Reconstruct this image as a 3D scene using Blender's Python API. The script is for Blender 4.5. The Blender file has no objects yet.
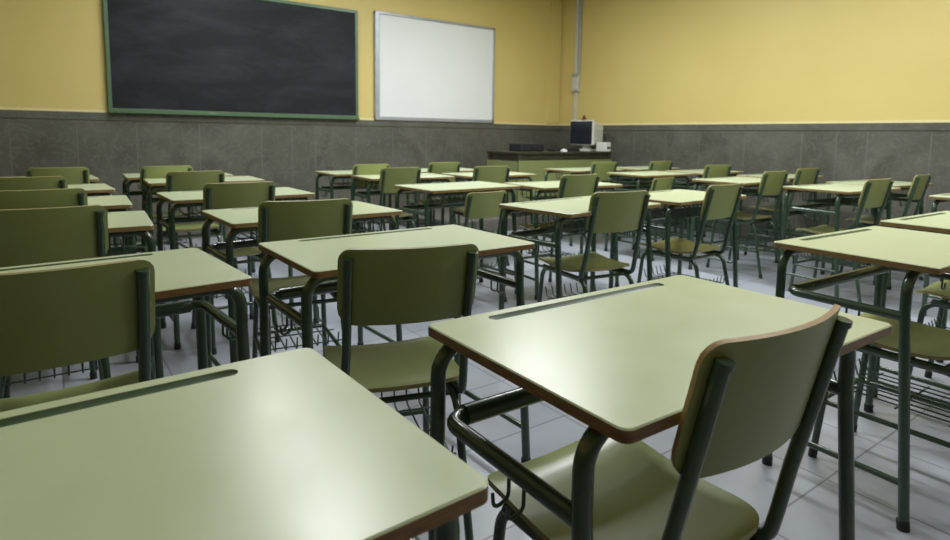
import bpy, bmesh, math, random
from mathutils import Vector, Matrix
random.seed(7)
S = bpy.context.scene
COL = S.collection
R = math.radians

# ------------------------------------------------------------------ materials
def mat(name, base, rough=0.5, metal=0.0, spec=0.5, coat=0.0):
    m = bpy.data.materials.new(name); m.use_nodes = True
    nt = m.node_tree; b = nt.nodes['Principled BSDF']
    b.inputs['Base Color'].default_value = (*base, 1)
    b.inputs['Roughness'].default_value = rough
    b.inputs['Metallic'].default_value = metal
    b.inputs['Specular IOR Level'].default_value = spec
    b.inputs['Coat Weight'].default_value = coat
    return m, nt, b

def noise_tint(nt, b, c1, c2, scale, detail=4, stretch=(1, 1, 1), lo=0.3, hi=0.7, coord='Object', bump=0.0, rough=None):
    tc = nt.nodes.new('ShaderNodeTexCoord'); mp = nt.nodes.new('ShaderNodeMapping')
    mp.inputs['Scale'].default_value = stretch
    n = nt.nodes.new('ShaderNodeTexNoise'); n.inputs['Scale'].default_value = scale; n.inputs['Detail'].default_value = detail
    r = nt.nodes.new('ShaderNodeValToRGB')
    r.color_ramp.elements[0].position = lo; r.color_ramp.elements[0].color = (*c1, 1)
    r.color_ramp.elements[1].position = hi; r.color_ramp.elements[1].color = (*c2, 1)
    L = nt.links
    L.new(tc.outputs[coord], mp.inputs['Vector']); L.new(mp.outputs[0], n.inputs['Vector'])
    L.new(n.outputs['Fac'], r.inputs[0]); L.new(r.outputs[0], b.inputs['Base Color'])
    if rough:
        rr = nt.nodes.new('ShaderNodeMapRange'); rr.inputs['To Min'].default_value = rough[0]; rr.inputs['To Max'].default_value = rough[1]
        L.new(n.outputs['Fac'], rr.inputs['Value']); L.new(rr.outputs[0], b.inputs['Roughness'])
    if bump:
        bp = nt.nodes.new('ShaderNodeBump'); bp.inputs['Strength'].default_value = bump; bp.inputs['Distance'].default_value = 0.002
        L.new(n.outputs['Fac'], bp.inputs['Height']); L.new(bp.outputs[0], b.inputs['Normal'])
    return r, n

def simple(name, c1, c2, rough, scale=20, stretch=(1, 1, 1), metal=0, bump=0, spec=.5, rr=None):
    m, nt, b = mat(name, c1, rough, metal, spec)
    noise_tint(nt, b, c1, c2, scale, stretch=stretch, bump=bump, rough=rr)
    return m

M = {}
M['laminate'] = simple('desk_laminate', (.45, .515, .320), (.48, .54, .345), .3, 9, bump=.04, rr=(.24, .36))
M['edge'] = simple('desk_edge_wood', (.115, .056, .018), (.24, .13, .045), .45, 30, (1, 1, 14))
M['edge_tan'] = simple('pale_desk_edge', (.20, .125, .045), (.31, .205, .085), .45, 30, (1, 1, 14))
M['ply_warm'] = simple('worn_orange_plywood_edge', (.30, .17, .05), (.42, .26, .09), .5, 30, (1, 1, 20))
M['groove'] = simple('groove_plastic', (.045, .085, .040), (.065, .11, .055), .4, 12)
M['chair'] = simple('chair_painted_plywood', (.225, .262, .088), (.25, .287, .10), .34, 6, bump=.05, rr=(.28, .42))
M['seat'] = simple('seat_painted_plywood', (.245, .290, .100), (.29, .33, .135), .3, 5, bump=.05, rr=(.22, .38))
M['ply'] = simple('plywood_edge', (.25, .215, .085), (.32, .28, .12), .5, 30, (1, 1, 20))
M['steel'] = simple('green_enamelled_steel', (.028, .058, .034), (.040, .075, .045), .24, 14, spec=.8)
M['cap'] = simple('black_rubber', (.012, .013, .012), (.02, .02, .018), .6)
M['wire'] = simple('green_wire', (.035, .07, .045), (.05, .09, .06), .35)

# ------------------------------------------------------------------ mesh helpers
class MB:
    def __init__(s): s.v = []; s.f = []; s.mi = []; s.sm = []
    def add(s, vs, fs, mi=0, smooth=True):
        o = len(s.v); s.v += [tuple(v) for v in vs]
        for i, f in enumerate(fs):
            s.f.append([o + k for k in f]); s.mi.append(mi if isinstance(mi, int) else mi[i]); s.sm.append(smooth)
    def box(s, c, d, mi=0, rz=0):
        hx, hy, hz = d[0] / 2, d[1] / 2, d[2] / 2; ca, sa = math.cos(rz), math.sin(rz)
        vs = [(c[0] + x * ca - y * sa, c[1] + x * sa + y * ca, c[2] + z) for x in (-hx, hx) for y in (-hy, hy) for z in (-hz, hz)]
        s.add(vs, [(0, 1, 3, 2), (4, 6, 7, 5), (0, 4, 5, 1), (2, 3, 7, 6), (0, 2, 6, 4), (1, 5, 7, 3)], mi, False)
    def tube(s, pts, r, fil=0.0, seg=10, mi=0, arc=6):
        P = [Vector(p) for p in pts]; Q = [P[0]]
        for i in range(1, len(P) - 1):
            a, b, c = P[i - 1], P[i], P[i + 1]
            d1 = (a - b); d2 = (c - b); l1, l2 = d1.length, d2.length; d1.normalize(); d2.normalize()
            ang = d1.angle(d2)
            if fil <= 0 or ang > 3.05: Q.append(b); continue
            t = min(fil / math.tan(ang / 2), l1 * .49, l2 * .49); rr = t * math.tan(ang / 2)
            cen = b + (d1 + d2).normalized() * (rr / math.sin(ang / 2))
            s0 = b + d1 * t - cen; s1 = b + d2 * t - cen; th = s0.angle(s1)
            for k in range(arc + 1):
                u = k / arc
                Q.append(cen + (s0 * math.sin((1 - u) * th) + s1 * math.sin(u * th)) / math.sin(th))
        Q.append(P[-1])
        T = []
        for i in range(len(Q)):
            a = Q[max(i - 1, 0)]; b = Q[min(i + 1, len(Q) - 1)]; T.append((b - a).normalized())
        n = T[0].orthogonal().normalized(); vs = []; fs = []
        for i, q in enumerate(Q):
            n = (n - T[i] * n.dot(T[i])).normalized(); b = T[i].cross(n)
            for k in range(seg):
                a = 2 * math.pi * k / seg
                vs.append(q + (n * math.cos(a) + b * math.sin(a)) * r)
        for i in range(len(Q) - 1):
            for k in range(seg):
                fs.append((i * seg + k, i * seg + (k + 1) % seg, (i + 1) * seg + (k + 1) % seg, (i + 1) * seg + k))
        s.add(vs, fs, mi, True)
        o = len(s.v) - len(vs); e = (len(Q) - 1) * seg
        s.f.append([o + k for k in reversed(range(seg))]); s.mi.append(mi); s.sm.append(False)
        s.f.append([o + e + k for k in range(seg)]); s.mi.append(mi); s.sm.append(False)
    def cyl(s, a, b, r, seg=16, mi=0): s.tube([a, b], r, 0, seg, mi)
    def build(s, name, mats, parent=None, bevel=0):
        me = bpy.data.meshes.new(name); me.from_pydata(s.v, [], s.f)
        for m in (mats if isinstance(mats, (list, tuple)) else [mats]): me.materials.append(m)
        for p, mi, sm in zip(me.polygons, s.mi, s.sm): p.material_index = mi; p.use_smooth = sm
        bm = bmesh.new(); bm.from_mesh(me); bmesh.ops.recalc_face_normals(bm, faces=bm.faces)
        for e in bm.edges:
            if len(e.link_faces) == 2 and (e.calc_face_angle(0) > 0.9 or not (e.link_faces[0].smooth and e.link_faces[1].smooth)): e.smooth = False
        bm.to_mesh(me); bm.free()
        o = bpy.data.objects.new(name, me); COL.objects.link(o)
        if parent: o.parent = parent
        if bevel:
            b = o.modifiers.new('bevel', 'BEVEL'); b.width = bevel; b.segments = 2; b.limit_method = 'ANGLE'
        return o

def empty(name, loc=(0, 0, 0), rz=0):
    o = bpy.data.objects.new(name, None); COL.objects.link(o); o.location = loc; o.rotation_euler = (0, 0, rz); o.empty_display_size = .05
    return o
def tag(o, label, cat, group=None):
    o['label'] = label; o['category'] = cat
    if group: o['group'] = group
    return o
def struct(o): o['kind'] = 'structure'; return o
def copy_tree(o, parent=None):
    c = o.copy(); COL.objects.link(c); c.parent = parent
    for ch in [x for x in o.children]: copy_tree(ch, c)
    return c

def rr_outline(w, d, r, n=5):
    pts = []
    for cx, cy, a0 in ((w / 2 - r, d / 2 - r, 0), (-w / 2 + r, d / 2 - r, 90), (-w / 2 + r, -d / 2 + r, 180), (w / 2 - r, -d / 2 + r, 270)):
        for k in range(n + 1):
            a = R(a0 + 90 * k / n); pts.append((cx + r * math.cos(a), cy + r * math.sin(a)))
    return pts

# ------------------------------------------------------------------ school desk
DW, DD, DH, DT = .732, .462, .76, .018
def desktop_mesh(parent):
    out = rr_outline(DW, DD, .015)
    gx0, gx1, gy, gw = -.250, .245, DD / 2 - .036, .026       # pen groove slot
    slot = [(x + (gx0 + gx1) / 2, y + gy) for x, y in rr_outline(gx1 - gx0, gw, .0129, 5)]
    bm = bmesh.new()
    def loop(pts, z): return [bm.verts.new((x, y, z)) for x, y in pts]
    e = .002
    o_in = loop([(x * (1 - 2 * e / DW), y * (1 - 2 * e / DD)) for x, y in out], DH)
    o_top = loop(out, DH - .002); o_bot = loop(out, DH - DT); s_top = loop(slot, DH); s_bot = loop(slot, DH - .009)
    def ring(a, b, mi, sm=True):
        n = len(a)
        for i in range(n):
            f = bm.faces.new((a[i], a[(i + 1) % n], b[(i + 1) % n], b[i])); f.material_index = mi; f.smooth = sm
    es = []
    for lp in (o_in, s_top):
        for i in range(len(lp)): es.append(bm.edges.new((lp[i], lp[(i + 1) % len(lp)])))
    r = bmesh.ops.triangle_fill(bm, use_beauty=True, edges=es)
    for g in r['geom']:
        if isinstance(g, bmesh.types.BMFace): g.material_index = 0; g.smooth = False
    ring(o_in, o_top, 0); ring(o_top, o_bot, 1); ring(s_top, s_bot, 0)
    f = bm.faces.new(o_bot); f.material_index = 1
    f = bm.faces.new(s_bot); f.material_index = 0
    bmesh.ops.recalc_face_normals(bm, faces=bm.faces)
    for ed in bm.edges:
        if len(ed.link_faces) == 2 and ed.calc_face_angle(0) > .7: ed.smooth = False
    me = bpy.data.meshes.new('desktop'); bm.to_mesh(me); bm.free()
    me.materials.append(M['laminate']); me.materials.append(M['edge'])
    o = bpy.data.objects.new('desktop', me); COL.objects.link(o); o.parent = parent
    # the groove's plastic trough: a half-round channel lying in the slot
    g = MB(); nx = 24; ny = 8; vs = []; fs = []
    for i in range(nx + 1):
        x = gx0 + .0015 + (gx1 - gx0 - .003) * i / nx
        dx = min(x - gx0, gx1 - x); hw = gw / 2 - .001
        w = hw if dx > hw else math.sqrt(max(hw * hw - (hw - dx) ** 2, 1e-7))
        for j in range(ny + 1):
            t = -1 + 2 * j / ny
            dep = .0062 * (1 - t * t) * (w / hw)
            vs.append((x, gy + t * w, DH - .0008 - dep))
    for i in range(nx):
        for j in range(ny): a = i * (ny + 1) + j; fs.append((a, a + ny + 1, a + ny + 2, a + 1))
    g.add(vs, fs, 0, True)
    g.build('pen_groove', M['groove'], parent)
LX, LYF, LYN = .360, .195, -.160; ZU = DH - DT - .0142
def make_desk(rack=True):
    root = empty('school_desk')
    desktop_mesh(root)
    for ly in (LYF, LYN):
        for s in (-1, 1):
            m = MB(); lf = ly if ly > 0 else -.208
            m.tube([(s * (LX + .006), lf, .012), (s * LX, ly, .62), (s * LX, ly, ZU), (0, ly, ZU)], .0140, .085, 12)
            leg = m.build('leg', M['steel'], root)
            c = MB(); c.cyl((s * (LX + .006), lf, 0), (s * (LX + .0058), lf + (.003 if ly < 0 else 0), .028), .0165, 12); c.build('foot_cap', M['cap'], leg)
    m = MB()
    m.tube([(-LX, LYN, .607), (-LX, .165, .607), (LX, .165, .607), (LX, LYN, .607)], .0135, .035, 12)
    m.build('support_rail', M['steel'], root)
    m = MB(); m.tube([(-LX + .035, .163, .607), (LX - .035, .163, .607)], .0185, 0, 14); m.build('cross_beam', M['steel'], root)
    for s in (-1, 1):
        m = MB(); m.tube([(s * (LX + .0045), -.196, .13), (s * (LX + .0045), LYF, .13)], .0095, 0, 10); m.build('foot_rail', M['steel'], root)
    for s in (-1, 1):
        for y in (-.045, -.010):
            m = MB()
            m.tube([(s * LX, y, .600), (s * LX, y, .560), (s * (LX + .028), y, .548), (s * (LX + .03), y, .575)], .0032, .012, 6, arc=3)
            m.build('bag_hook', M['wire'], root)
    if rack:
        m = MB()
        for k in range(14):
            x = -.27 + .0415 * k
            m.tube([(x, -.205, .742), (x, -.205, .660), (x, .13, .660), (x, .13, .742)], .0030, .012, 6, arc=3)
        m.tube([(-.28, -.203, .665), (.28, -.203, .665)], .0035, 0, 6); m.tube([(-.28, .02, .657), (.28, .02, .657)], .0035, 0, 6)
        m.build('book_rack', M['wire'], root)
    return root

# ------------------------------------------------------------------ school chair
def lean(z):        # forward offset of the back posts below their top
    return max(0, .845 - z) * .225
def plate(name, W, H, rt, rb, nx, nz, fn, th, mats, parent):
    """curved plywood plate: fn(x, t)->(point, normal), rounded outline, front+back+rim"""
    us = [-1, -.985, -.95, -.9, -.84] + [-.76 + 1.52 * i / nx for i in range(nx + 1)] + [.84, .9, .95, .985, 1]
    def ext(x, r):
        d = abs(x) - (W / 2 - r)
        return H / 2 if d <= 0 else H / 2 - r + math.sqrt(max(r * r - d * d, 0))
    front = []; back = []
    for u in us:
        x = u * W / 2; top = ext(x, rt); bot = -ext(x, rb)
        for j in range(nz + 1):
            t = bot + (top - bot) * j / nz
            p, n = fn(x, t); front.append(p + n * th / 2); back.append(p - n * th / 2)
    nu = len(us); N = len(front); fs = []; mi = []
    def idx(i, j): return i * (nz + 1) + j
    for i in range(nu - 1):
        for j in range(nz):
            a, b, c, d = idx(i, j), idx(i + 1, j), idx(i + 1, j + 1), idx(i, j + 1)
            fs.append((a, b, c, d)); mi.append(0); fs.append((N + d, N + c, N + b, N + a)); mi.append(0)
    rim = [idx(i, 0) for i in range(nu)] + [idx(nu - 1, j) for j in range(1, nz + 1)] + [idx(i, nz) for i in range(nu - 2, -1, -1)] + [idx(0, j) for j in range(nz - 1, 0, -1)]
    for k in range(len(rim)):
        a, b = rim[k], rim[(k + 1) % len(rim)]; fs.append((b, a, N + a, N + b)); mi.append(1)
    m = MB(); m.add(front + back, fs, mi, True)
    return m.build(name, mats, parent)
def make_chair():
    root = empty('school_chair')
    # back panel: bowed rearwards in the middle, following the lean of the posts
    def fb(x, t):
        z = .752 + t
        bow = .036 * (1 - (x / .18) ** 2)
        y = .021 - bow + lean(z)
        n = Vector((-2 * .036 * x / .18 ** 2, 1, .225)); n.normalize()
        return Vector((x, y, z)), n
    bp = plate('backrest', .346, .192, .028, .045, 12, 6, fb, .008, [M['chair'], M['ply']], root)
    def fs_(x, t):
        y = .280 + t
        v = t / .195
        z = .448 + .010 * (x / .19) ** 2 * 1.3 - .018 * math.cos(min(1, abs(v + .25)) * math.pi / 2) - (max(0, v - .55) / .45) ** 2 * .022 + (max(0, -v - .6) / .4) ** 2 * .012
        return Vector((x, y, z + .014)), Vector((0, 0, 1))
    plate('seat', .360, .390, .070, .085, 12, 14, fs_, .011, [M['seat'], M['ply']], root)
    for s in (-1, 1):
        m = MB()
        m.tube([(s * .152, lean(.825), .822), (s * .152, lean(.58), .58), (s * .156, .078, .49), (s * .158, .092, .428), (s * .158, .40, .430)], .0115, .045, 12)
        po = m.build('back_post', M['steel'], root)
        c = MB(); c.cyl((s * .152, lean(.822) - .0015, .819), (s * .152, lean(.828) - .002, .828), .0125, 12); c.build('post_cap', M['steel'], po)
        for z in (.80, .70):
            b = MB()
            yb = .021 - .036 * (1 - (.152 / .18) ** 2) + lean(z)
            b.cyl((s * .152, lean(z) - .0, z), (s * .152, yb + .0065, z - .003), .0080, 10)
            b.build('bolt', M['cap'], po)
        m = MB()
        m.tube([(s * .158, -.005, .010), (s * .142, .085, .419), (s * .142, .43, .419), (s * .158, .465, .010)], .0112, .055, 12)
        lg = m.build('leg', M['steel'], root)
        c = MB(); c.cyl((s * .1585, -.008, 0), (s * .157, -.002, .028), .0140, 12); c.build('foot_cap', M['cap'], lg)
        c = MB(); c.cyl((s * .1585, .466, 0), (s * .157, .4635, .028), .0140, 12); c.build('foot_cap', M['cap'], lg)
        m = MB(); m.tube([(s * .152, .040, .205), (s * .152, .449, .205)], .0085, 0, 10); m.build('stretcher', M['steel'], root)
    for y, z in ((.042, .215), (.447, .215), (.13, .419), (.38, .419)):
        m = MB(); m.tube([(-.152, y, z), (.152, y, z)], .0085, 0, 10); m.build('crossbar', M['steel'], root)
    m = MB()
    for k in range(7):
        x = -.12 + .04 * k
        m.tube([(x, .05, .31), (x, .06, .262), (x, .42, .262), (x, .435, .31)], .003, .01, 6, arc=3)
    for y in (.10, .24, .38): m.tube([(-.146, y, .259), (.146, y, .259)], .003, 0, 6)
    m.build('book_rack', M['wire'], root)
    return root

ordn = ['nearest the camera', 'second from camera', 'third from camera', 'fourth from camera', 'fifth from camera', 'farthest from camera']
cname = {'A': 'leftmost column', 'B': 'second column from left', 'C': 'third column from left', 'D': 'fourth column from left', 'E': 'fifth column from left', 'F': 'column beside right wall'}
DESKS = {
'A1': (-0.037, 0.647, 1.8), 'B1': (0.892, 0.646, -1.0), 'C1': (2.290, 0.751, -2.3), 'D1': (3.203, 0.776, -1.7), 'E1': (4.823, 1.108, 0),
'A2': (-0.010, 1.60, 4.5), 'B2': (0.873, 1.613, 0.9), 'C2': (2.182, 2.103, 5.2), 'D2': (3.043, 2.141, 3.4), 'E2': (4.67, 1.926, -4), 'F2': (5.47, 1.98, -5),
'A3': (-0.059, 2.635, -2.9), 'B3': (0.893, 2.519, 2.2), 'C3': (2.235, 3.30, 2.2), 'D3': (3.01, 3.092, -5), 'E3': (4.704, 2.719, 0.8), 'F3': (5.60, 2.850, 0),
'A4': (-0.056, 3.364, -2.1), 'B4': (0.840, 3.442, 1.3), 'C4': (2.358, 4.30, -4), 'D4': (3.182, 4.211, 0), 'E4': (4.70, 3.64, -1.4), 'F4': (5.55, 3.62, 0),
'A5': (-0.074, 4.193, 3.0), 'B5': (0.890, 4.55, -1.8), 'C5': (2.288, 4.90, -1), 'D5': (3.12, 4.93, 0), 'E5': (4.60, 4.42, 0), 'F5': (5.48, 4.35, 0),
'A6': (-0.098, 5.1, 3.0), 'B6': (0.82, 5.15, -2.2)}
CHAIRS = {
'A2': (-.015, 1.29, 0), 'B2': (0.674, 1.18, -17), 'B3': (0.775, 2.14, -9), 'B4': (0.771, 3.06, .5), 'B5': (0.753, 4.054, 3), 'B6': (0.690, 4.75, 5),
'A3': (-.023, 2.32, 0), 'A4': (-.048, 3.04, 0), 'A5': (-.10, 3.88, 0), 'A6': (0.045, 4.78, 2), 'B1': (0.778, 0.366, -1), 'C1': (2.27, .43, 0), 'D1': (3.15, .45, 2),
'C2': (2.15, 1.81, -8), 'C3': (2.259, 2.985, 6.2), 'C4': (2.165, 3.95, 0.2), 'C5': (2.181, 4.49, 5), 'D5': (2.966, 4.588, -.2), 'D4': (2.963, 3.864, -6.6),
'D3': (2.875, 2.775, -1.3), 'E5': (4.58, 4.10, -3.2), 'F5': (5.40, 4.03, -4.3), 'E4': (4.50, 3.316, 5), 'F4': (5.235, 3.252, -9), 'D2': (3.03, 1.825, 2.5),
'E3': (4.69, 2.41, -.9), 'F3': (5.481, 2.53, -3.2), 'E2': (4.46, 1.60, -3), 'F2': (5.42, 1.66, 4)}
SMALL = {'C3', 'E4'}          # the two low chairs tucked right under their desks
RACK = {k for k in DESKS} - {'A1', 'B1', 'B2', 'C1', 'A2'}
def desk_label(k):
    special = {'A1': 'large light green desk cut off by the bottom left corner of the photo',
               'B1': 'light green desk in the centre foreground with a chair back against its near edge',
               'C1': 'light green desk at the right, nearest in third column, cut by the photo edge',
               'D1': 'light green desk cut off by the right edge, directly behind the big right foreground desk'}
    return special.get(k) or 'light green school desk in %s, %s' % (cname[k[0]], ordn[int(k[1]) - (2 if k[0] == 'F' else 1)] if not (k in ('C5', 'D5', 'E5', 'F5')) else 'farthest from camera')
def chair_label(k):
    special = {'A2': 'olive school chair back cut off by the left edge, nearest and largest at left',
               'B1': 'olive curved-back school chair in the right foreground, seen from behind against the centre desk',
               'B2': 'olive school chair at the centre, seat showing, behind the foreground desks',
               'C1': 'olive school chair tucked under the right foreground desk, only seat and legs showing',
               'D1': 'olive school chair at the right edge under the second desk of the nearest right row',
               'C3': 'small low olive chair tucked under the third desk of the third column',
               'E4': 'small low olive chair tucked fully under fourth desk of fifth column'}
    return special.get(k) or 'olive school chair at the desk %s in %s' % (ordn[int(k[1]) - (2 if k[0] == 'F' else 1)] if not (k in ('C5', 'D5', 'E5', 'F5')) else 'farthest from camera', cname[k[0]])

d_rack = None; d_bare = None
for k, (x, y, a) in DESKS.items():
    if k in RACK:
        if d_rack is None: d_rack = o = make_desk(True)
        else: o = copy_tree(d_rack)
    else:
        if d_bare is None: d_bare = o = make_desk(False)
        else: o = copy_tree(d_bare)
    o.location = (x, y, 0); o.rotation_euler = (0, 0, R(a)); tag(o, desk_label(k), 'desk', 'school desks in rows')
    if k not in ('A1', 'A2', 'B1', 'B2', 'A3'):
        for c in o.children:
            if c.name.startswith('desktop'): c.material_slots[1].link = 'OBJECT'; c.material_slots[1].material = M['edge_tan']
ch0 = None
for k, (x, y, a) in CHAIRS.items():
    if ch0 is None: ch0 = o = make_chair()
    else: o = copy_tree(ch0)
    o.location = (x, y, 0); o.rotation_euler = (0, 0, R(a)); tag(o, chair_label(k), 'chair', 'school chairs at the desks')
    if k == 'B1':
        for c in o.children:
            if c.name.startswith('backrest'): c.material_slots[1].link = 'OBJECT'; c.material_slots[1].material = M['ply_warm']
    if k == 'B2': o.scale = (.97, 1, .988)
    if k == 'B1': o.scale = (.97, 1, 1.012)
    if k in SMALL: o.scale = (1, .9, .875)

# ------------------------------------------------------------------ room
XL, XR, YB, YF, HC = -1.7, 6.3, -2.2, 6.6, 3.25
def wall_paint():
    m, nt, b = mat('ochre_wall_paint', (.55, .42, .13), .55)
    noise_tint(nt, b, (.61, .49, .170), (.64, .52, .19), 1.4, 5, bump=.05)
    return m
M['paint'] = wall_paint()
M['cream'] = simple('cream_line_paint', (.72, .64, .33), (.76, .68, .38), .5)
def stone():
    m, nt, b = mat('grey_stone_slabs', (.1, .1, .09), .42)
    L = nt.links
    tc = nt.nodes.new('ShaderNodeTexCoord')
    n1 = nt.nodes.new('ShaderNodeTexNoise'); n1.inputs['Scale'].default_value = 2.2; n1.inputs['Detail'].default_value = 8; n1.inputs['Distortion'].default_value = 1.2
    n2 = nt.nodes.new('ShaderNodeTexNoise'); n2.inputs['Scale'].default_value = 5; n2.inputs['Detail'].default_value = 10; n2.inputs['Distortion'].default_value = 2.5
    L.new(tc.outputs['Object'], n1.inputs['Vector']); L.new(tc.outputs['Object'], n2.inputs['Vector'])
    r = nt.nodes.new('ShaderNodeValToRGB'); r.color_ramp.elements[0].position = .3; r.color_ramp.elements[0].color = (.070, .071, .055, 1)
    r.color_ramp.elements[1].position = .7; r.color_ramp.elements[1].color = (.120, .122, .098, 1)
    L.new(n1.outputs['Fac'], r.inputs[0])
    v = nt.nodes.new('ShaderNodeValToRGB'); v.color_ramp.elements[0].position = .47; v.color_ramp.elements[0].color = (0, 0, 0, 1)
    v.color_ramp.elements[1].position = .5; v.color_ramp.elements[1].color = (1, 1, 1, 1); e = v.color_ramp.elements.new(.53); e.color = (0, 0, 0, 1)
    L.new(n2.outputs['Fac'], v.inputs[0])
    mx = nt.nodes.new('ShaderNodeMix'); mx.data_type = 'RGBA'; mx.inputs['B'].default_value = (.22, .21, .19, 1)
    ml = nt.nodes.new('ShaderNodeMath'); ml.operation = 'MULTIPLY'; ml.inputs[1].default_value = .32
    L.new(v.outputs[0], ml.inputs[0]); L.new(ml.outputs[0], mx.inputs['Factor']); L.new(r.outputs[0], mx.inputs['A'])
    L.new(mx.outputs['Result'], b.inputs['Base Color'])
    return m
M['stone'] = stone()
M['joint'] = simple('pale_stone_joint', (.15, .15, .128), (.17, .17, .145), .7)
def floor_mat():
    m, nt, b = mat('grey_floor_tiles', (.4, .4, .44), .35)
    L = nt.links; tc = nt.nodes.new('ShaderNodeTexCoord'); mp = nt.nodes.new('ShaderNodeMapping')
    L.new(tc.outputs['Object'], mp.inputs['Vector'])
    br = nt.nodes.new('ShaderNodeTexBrick'); br.offset = 0; br.inputs['Scale'].default_value = 1
    br.inputs['Brick Width'].default_value = .40; br.inputs['Row Height'].default_value = .40; br.inputs['Mortar Size'].default_value = .0035
    br.inputs['Color1'].default_value = (.335, .36, .405, 1); br.inputs['Color2'].default_value = (.305, .33, .375, 1); br.inputs['Mortar'].default_value = (.16, .165, .19, 1)
    L.new(mp.outputs[0], br.inputs['Vector'])
    n = nt.nodes.new('ShaderNodeTexNoise'); n.inputs['Scale'].default_value = 3.5; n.inputs['Detail'].default_value = 8; L.new(tc.outputs['Object'], n.inputs['Vector'])
    mx = nt.nodes.new('ShaderNodeMix'); mx.data_type = 'RGBA'; mx.blend_type = 'MULTIPLY'; mx.inputs['Factor'].default_value = .5
    rp = nt.nodes.new('ShaderNodeValToRGB'); rp.color_ramp.elements[0].color = (.7, .7, .72, 1); rp.color_ramp.elements[0].position = .3; rp.color_ramp.elements[1].position = .65
    L.new(n.outputs['Fac'], rp.inputs[0]); L.new(br.outputs['Color'], mx.inputs['A']); L.new(rp.outputs[0], mx.inputs['B']); L.new(mx.outputs['Result'], b.inputs['Base Color'])
    rr = nt.nodes.new('ShaderNodeMapRange'); rr.inputs['To Min'].default_value = .22; rr.inputs['To Max'].default_value = .45; L.new(n.outputs['Fac'], rr.inputs['Value']); L.new(rr.outputs[0], b.inputs['Roughness'])
    return m
M['floor'] = floor_mat()
M['ceil'] = simple('ceiling_plaster', (.72, .70, .64), (.76, .74, .68), .8, 3)
def slab(name, c, d, m):
    b = MB(); b.box(c, d); return struct(b.build(name, m))
T = .15
cx, cy = (XL + XR) / 2, (YB + YF) / 2; wx, wy = XR - XL, YF - YB
slab('floor', (cx, cy, -T / 2), (wx + 2 * T, wy + 2 * T, T), M['floor'])
slab('ceiling', (cx, cy, HC + T / 2), (wx + 2 * T, wy + 2 * T, T), M['ceil'])
slab('wall_front', (cx, YF + T / 2, HC / 2), (wx + 2 * T, T, HC), M['paint'])
slab('wall_right', (XR + T / 2, cy, HC / 2), (T, wy, HC), M['paint'])
slab('wall_back', (cx, YB - T / 2, HC / 2), (wx + 2 * T, T, HC), M['paint'])
slab('wall_left', (XL - T / 2, cy, HC / 2), (T, wy, HC), M['paint'])
# stone dado: slabs, joints and a projecting cap band, then a thin cream line
ZD = 1.262; TH = .02
def dado(i, a, b_, nrm):
    # a,b_: ends of run (2D); nrm: inward normal
    a = Vector(a); b_ = Vector(b_); n = Vector(nrm); L_ = (b_ - a).length; mid = (a + b_) / 2; u = (b_ - a) / L_
    rz = math.atan2(u.y, u.x)
    m = MB(); c = mid + n * TH / 2; m.box((c.x, c.y, (ZD - .075) / 2), (L_, TH, ZD - .075), 0, rz)
    k = .36 + .37; widths = [.33, .27, .50, .49, .48, .56, .62, .40]
    s = .33; j = 0
    while s < L_ - .1:
        p = a + u * s + n * (TH + .0002); m.box((p.x, p.y, (ZD - .075) / 2), (.006, .002, ZD - .077), 1, rz); s += widths[j % 7]; j += 1
    struct(m.build('trim_%d' % i, [M['stone'], M['joint']]))
    m = MB(); c = mid + n * (TH + .006) / 2; m.box((c.x, c.y, ZD - .034), (L_, TH + .006, .068), 0, rz)
    struct(m.build('trim_%d' % (i + 1), M['stone']))
    m = MB(); c = mid + n * .004; m.box((c.x, c.y, ZD + .012), (L_, .008, .022), 0, rz)
    struct(m.build('trim_%d' % (i + 2), M['cream']))
dado(1, (XL, YF), (XR, YF), (0, -1)); dado(4, (XR, YF - TH), (XR, YB), (-1, 0))
dado(7, (XL, YB), (XL, YF - TH), (1, 0)); dado(10, (XR - TH, YB), (XL + TH, YB), (0, 1))

# ------------------------------------------------------------------ chalkboard
def chalk():
    m, nt, b = mat('chalk_dusted_slate', (.02, .024, .035), .6, 0, .25)
    L = nt.links; tc = nt.nodes.new('ShaderNodeTexCoord'); mp = nt.nodes.new('ShaderNodeMapping')
    mp.inputs['Rotation'].default_value = (0, R(-12), 0); mp.inputs['Scale'].default_value = (.7, 1, 2.2); L.new(tc.outputs['Object'], mp.inputs['Vector'])
    n = nt.nodes.new('ShaderNodeTexNoise'); n.inputs['Scale'].default_value = 1.7; n.inputs['Detail'].default_value = 6; n.inputs['Distortion'].default_value = .35; n.inputs['Roughness'].default_value = .62
    L.new(mp.outputs[0], n.inputs['Vector'])
    r = nt.nodes.new('ShaderNodeValToRGB'); r.color_ramp.elements[0].position = .46; r.color_ramp.elements[0].color = (.010, .0115, .015, 1)
    r.color_ramp.elements[1].position = .78; r.color_ramp.elements[1].color = (.032, .036, .050, 1)
    L.new(n.outputs['Fac'], r.inputs[0]); L.new(r.outputs[0], b.inputs['Base Color'])
    return m
M['slate'] = chalk()
M['gframe'] = simple('green_board_frame', (.070, .135, .070), (.09, .16, .085), .4)
cb = tag(empty('chalkboard', (1.74, YF, 1.262)), 'long black chalkboard with green frame on the yellow front wall', 'chalkboard')
W_, H_ = 2.53, 1.26
m = MB(); m.box((0, -.022, H_ / 2), (W_ - .06, .02, H_ - .06)); m.build('writing_surface', M['slate'], cb)
m = MB()
m.box((0, -.026, .022), (W_, .050, .044)); m.box((0, -.021, H_ - .018), (W_, .040, .036))
for s in (-1, 1): m.box((s * (W_ / 2 - .017), -.021, H_ / 2), (.034, .040, H_ - .07))
m.build('board_frame', M['gframe'], cb, .004)
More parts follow.
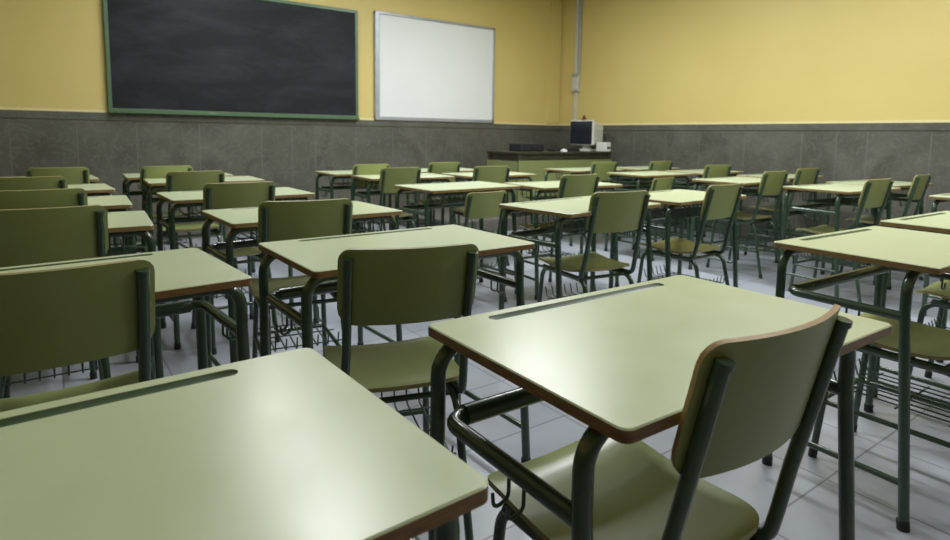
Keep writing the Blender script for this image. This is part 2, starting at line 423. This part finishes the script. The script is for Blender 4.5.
m = MB(); m.box((0, -.068, .006), (W_ - .02, .045, .010)); m.box((0, -.089, .014), (W_ - .02, .005, .014)); m.build('chalk_tray', M['gframe'], cb)
M['chalkstick'] = simple('white_chalk', (.75, .76, .74), (.8, .8, .78), .8)
m = MB(); m.cyl((1.35, YF - .066, 1.2795), (1.41, YF - .069, 1.2795), .006, 10)
o = m.build('chalk_stick', M['chalkstick']); tag(o, 'white chalk lying on the tray of the black chalkboard', 'chalk')

# ------------------------------------------------------------------ whiteboard
M['white'] = simple('white_board_enamel', (.74, .78, .79), (.77, .80, .81), .22, 2)
M['alu'] = simple('brushed_aluminium', (.36, .39, .43), (.44, .47, .51), .42, 8, metal=.5)
wb = tag(empty('whiteboard', (4.125, YF, 1.268)), 'white marker board with grey metal frame right of the chalkboard', 'whiteboard')
W_, H_ = 1.80, 1.285
m = MB(); m.box((0, -.022, H_ / 2), (W_ - .05, .02, H_ - .05)); m.build('writing_surface', M['white'], wb)
m = MB()
m.box((0, -.022, .022), (W_, .044, .044)); m.box((0, -.022, H_ - .016), (W_, .044, .032)); m.box((-W_ / 2 + .028, -.024, H_ / 2), (.056, .048, H_)); m.box((W_ / 2 - .016, -.022, H_ / 2), (.032, .044, H_))
m.build('board_frame', M['alu'], wb, .004)

# ------------------------------------------------------------------ conduit on the right wall
M['duct'] = simple('pale_grey_duct', (.50, .50, .44), (.56, .56, .50), .4)
M['ductsh'] = simple('grey_metal_pipe', (.30, .30, .27), (.36, .36, .33), .4)
PY = 6.25
cd = tag(empty('electrical_conduit', (XR, PY, 1.25)), 'pale vertical electrical duct with small box in the corner of right wall', 'conduit')
m = MB(); m.box((-.018, 0, .62), (.036, .052, 1.24 - .0)); m.box((-.018, 0, 1.62), (.036, .052, .76)); m.build('duct', M['duct'], cd, .004)
m = MB(); m.cyl((-.020, -.052, .52), (-.020, -.052, 1.99), .018, 12); m.build('pipe', M['ductsh'], cd)
m = MB(); m.box((-.030, -.010, .62), (.060, .115, .24)); bx = m.build('junction_box', M['duct'], cd, .006)
m = MB(); m.box((-.0615, -.010, .73), (.004, .12, .05)); m.box((-.0615, -.010, .51), (.004, .12, .025)); m.build('box_clamp', M['ductsh'], bx)
o = MB(); o.box((XR - .14, YF - .012, (HC + 1.29) / 2), (.20, .024, HC - 1.29 - .005)); struct(o.build('trim_13', M['paint']))

# ------------------------------------------------------------------ dais and teacher's desk
M['dwood'] = simple('dark_desk_wood', (.030, .028, .018), (.055, .048, .030), .35, 6, (1, 8, 1))
M['gpanel'] = simple('green_laminate_panel', (.19, .22, .085), (.225, .255, .105), .4, 5)
M['dais'] = simple('dais_boards', (.10, .095, .085), (.14, .13, .115), .5, 6, (1, 8, 1))
DZ = .145
struct((lambda b: (b.box((4.85, 5.93, DZ / 2), (2.86, 1.29, DZ)), b.build('trim_14', M['dais']))[1])(MB()))
td = tag(empty('teacher_desk', (5.24, 5.62, DZ)), 'long dark-topped teacher desk with green panels in the far right corner', 'desk')
w = 1.60; d = .62; h = .765
m = MB(); m.box((0, 0, h - .014), (w, d, .028)); m.build('desktop', M['dwood'], td, .004)
m = MB(); m.box((0, -d / 2 + .03, h - .066), (w - .04, .018, .076)); m.build('apron', M['dwood'], td)
m = MB(); m.box((-w / 2 + .03, 0, h - .066), (.018, d - .08, .076)); m.build('apron', M['dwood'], td)
for sx in (-1, 1):
    for sy in (-1, 1):
        m = MB(); m.box((sx * (w / 2 - .03), sy * (d / 2 - .03), (h - .028) / 2), (.045, .045, h - .028)); m.build('leg', M['dwood'], td, .003)
m = MB(); m.box((0, -d / 2 + .004, .385), (w - .01, .016, .555)); m.build('front_panel', M['gpanel'], td, .002)
for sx in (-1, 1):
    m = MB(); m.box((sx * (w / 2 - .006), .01, .380), (.014, d - .04, .545)); m.build('side_panel', M['gpanel'], td, .002)
for x_ in (-.50, .05, .52):
    m = MB(); m.box((x_, -d / 2 + .018, h - .066), (.22, .010, .030)); m.build('drawer_front', M['dwood'], td, .002)
TZ = DZ + h
# things on the desk
M['plastic'] = simple('ivory_computer_plastic', (.60, .62, .58), (.66, .68, .64), .45)
M['black'] = simple('black_plastic', (.012, .013, .018), (.02, .021, .028), .4)
M['screen'] = simple('dark_screen_glass', (.012, .015, .024), (.016, .02, .03), .15)
M['red'] = simple('dark_red_plastic', (.12, .02, .015), (.16, .03, .02), .4)
mon = tag(empty('computer_monitor', (5.95, 5.68, TZ), R(2)), 'bulky ivory computer monitor with dark screen turned left on teacher desk', 'monitor')
# screen faces local -x
m = MB(); m.box((-.10, 0, .245), (.045, .40, .33)); m.build('bezel', M['plastic'], mon, .006)
m = MB(); m.box((-.1235, 0, .243), (.006, .384, .306)); m.build('screen', M['screen'], mon)
m = MB(); v = [(-.075, -.19, .09), (-.075, .19, .09), (-.075, .19, .40), (-.075, -.19, .40), (.20, -.11, .12), (.20, .11, .12), (.20, .11, .34), (.20, -.11, .34)]
m.add(v, [(0, 3, 2, 1), (4, 5, 6, 7), (0, 1, 5, 4), (1, 2, 6, 5), (2, 3, 7, 6), (3, 0, 4, 7)], 0, False); m.build('rear_casing', M['plastic'], mon, .01)
m = MB(); m.cyl((0, 0, .02), (0, 0, .10), .06, 20); m.box((0, 0, .012), (.22, .24, .024)); m.build('stand', M['plastic'], mon, .003)
o = MB(); o.box((0, 0, .02), (.05, .04, .04)); o.cyl((0, 0, .035), (0, 0, .07), .018, 12)
o = o.build('webcam', M['red'], None, .004); o.location = (5.88, 5.68, TZ + .4055); tag(o, 'small dark red webcam on top of the ivory monitor', 'webcam')
pc = tag(empty('computer_tower', (5.96, 5.39, TZ)), 'small ivory computer case standing at the right end of teacher desk', 'computer')
m = MB(); m.box((0, 0, .06), (.085, .18, .12)); m.build('casing', M['plastic'], pc, .006)
m = MB(); m.box((0, -.091, .05), (.06, .006, .025)); m.build('drive_slot', M['black'], pc)
kb = tag(empty('keyboard', (5.40, 5.56, TZ)), 'dark keyboard lying in front of the monitor on teacher desk', 'keyboard')
m = MB(); m.box((0, 0, .012), (.44, .16, .024)); m.build('tray', M['black'], kb, .004)
m = MB()
for r_ in range(5):
    for c_ in range(15): m.box((-.20 + c_ * .0285, -.06 + r_ * .03, .029), (.023, .024, .010))
o = m.build('keys', M['black'], kb); o['kind'] = 'stuff'
o = MB(); nx, ny = 14, 8; vs = []; fs = []
for j in range(ny + 1):
    for i in range(nx):
        a = 2 * math.pi * i / nx; p = math.pi / 2 * j / ny
        vs.append((.034 * math.cos(a) * math.cos(p) , .055 * math.sin(a) * math.cos(p), .034 * math.sin(p)))
for j in range(ny):
    for i in range(nx): fs.append((j * nx + i, j * nx + (i + 1) % nx, (j + 1) * nx + (i + 1) % nx, (j + 1) * nx + i))
fs.append(tuple(reversed(range(nx)))); o.add(vs, fs)
o = o.build('computer_mouse', M['plastic']); o.location = (5.27, 5.42, TZ); tag(o, 'white computer mouse on the teacher desk left of the keyboard', 'mouse')
bk = tag(empty('black_case', (4.86, 5.66, TZ)), 'low black case lying on the left half of teacher desk', 'case')
m = MB(); m.box((0, 0, .05), (.38, .24, .10)); m.build('body', M['black'], bk, .012)
m = MB(); m.tube([(-.05, -.121, .06), (-.05, -.145, .06), (.05, -.145, .06), (.05, -.121, .06)], .005, .012, 8); m.build('handle', M['black'], bk)

# ------------------------------------------------------------------ ceiling lamps
def emis(name, col, st):
    m = bpy.data.materials.new(name); m.use_nodes = True; nt = m.node_tree; nt.nodes.clear()
    e = nt.nodes.new('ShaderNodeEmission'); o = nt.nodes.new('ShaderNodeOutputMaterial'); e.inputs[0].default_value = (*col, 1); e.inputs[1].default_value = st
    nt.links.new(e.outputs[0], o.inputs[0]); return m
M['tube'] = emis('fluorescent_tube', (.955, .98, 1), 9)
M['lampbody'] = simple('white_lamp_metal', (.7, .7, .68), (.75, .75, .72), .4)
LAMPS = [(1.55, 5.2, 'front left'), (1.42, 3.4, 'middle left'), (3.8, 4.1, 'front right'), (4.1, 1.9, 'middle right'), (4.1, -.3, 'back right'), (1.55, .6, 'back left')]
lamp0 = None
for (x, y, nm) in LAMPS:
    if lamp0 is None:
        lamp0 = l = empty('ceiling_lamp')
        m = MB(); m.box((0, 0, -.02), (1.30, .26, .04)); m.build('housing', M['lampbody'], l, .004)
        for s in (-1, 1):
            m = MB(); m.cyl((-.59, s * .07, -.065), (.59, s * .07, -.065), .014, 12); m.build('fluorescent_tube', M['tube'], l)
        for s in (-1, 1):
            m = MB(); m.box((s * .61, 0, -.06), (.03, .20, .05)); m.build('tube_holder', M['lampbody'], l)
    else: l = copy_tree(lamp0)
    l.location = (x, y, HC - .001); l.rotation_euler = (0, 0, R(90)); tag(l, 'white twin-tube fluorescent ceiling lamp at the %s of the room' % nm, 'lamp', 'fluorescent ceiling lamps')

def area(name, loc, rot, sx, sy, power, col):
    d = bpy.data.lights.new(name, 'AREA'); d.shape = 'RECTANGLE'; d.size = sx; d.size_y = sy; d.energy = power; d.color = col
    o = bpy.data.objects.new(name, d); COL.objects.link(o); o.location = loc; o.rotation_euler = rot; return o
PW = {'front left': 28, 'middle left': 50, 'front right': 84, 'middle right': 70, 'back right': 54, 'back left': 10}
for (x, y, nm) in LAMPS: area('lamp_light', (x, y, HC - .10), (0, 0, 0), .2, 1.2, PW[nm], (.955, .98, 1))

W = bpy.data.worlds.new('world'); S.world = W; W.use_nodes = True
W.node_tree.nodes['Background'].inputs[0].default_value = (.5, .6, .8, 1); W.node_tree.nodes['Background'].inputs[1].default_value = .3

# ------------------------------------------------------------------ camera (fitted to the photograph)
f, py, pitch, roll, yaw, hcam = 591.885, 199.764, .10811, .0138, .62396, 1.09588
cp, sp = math.cos(pitch), math.sin(pitch)
fw = Vector((math.sin(yaw) * cp, math.cos(yaw) * cp, -sp)); rt = Vector((math.cos(yaw), -math.sin(yaw), 0)); up = rt.cross(fw)
r2 = rt * math.cos(roll) + up * math.sin(roll); u2 = -rt * math.sin(roll) + up * math.cos(roll)
cam = bpy.data.cameras.new('camera'); co = bpy.data.objects.new('camera', cam); COL.objects.link(co)
mw = Matrix((r2, u2, -fw)).transposed().to_4x4(); mw.translation = Vector((0, 0, hcam)); co.matrix_world = mw
cam.sensor_width = 36; cam.lens = f / 950 * 36; cam.shift_y = (py - 270) / 950; cam.clip_start = .05
cam.dof.use_dof = True; cam.dof.focus_distance = 1.25; cam.dof.aperture_fstop = 5.6
S.camera = co
S.view_settings.view_transform = 'Standard'; S.view_settings.look = 'None'; S.view_settings.gamma = 1; S.view_settings.exposure = 0
try: S.view_settings.use_curve_mapping = False
except Exception: pass
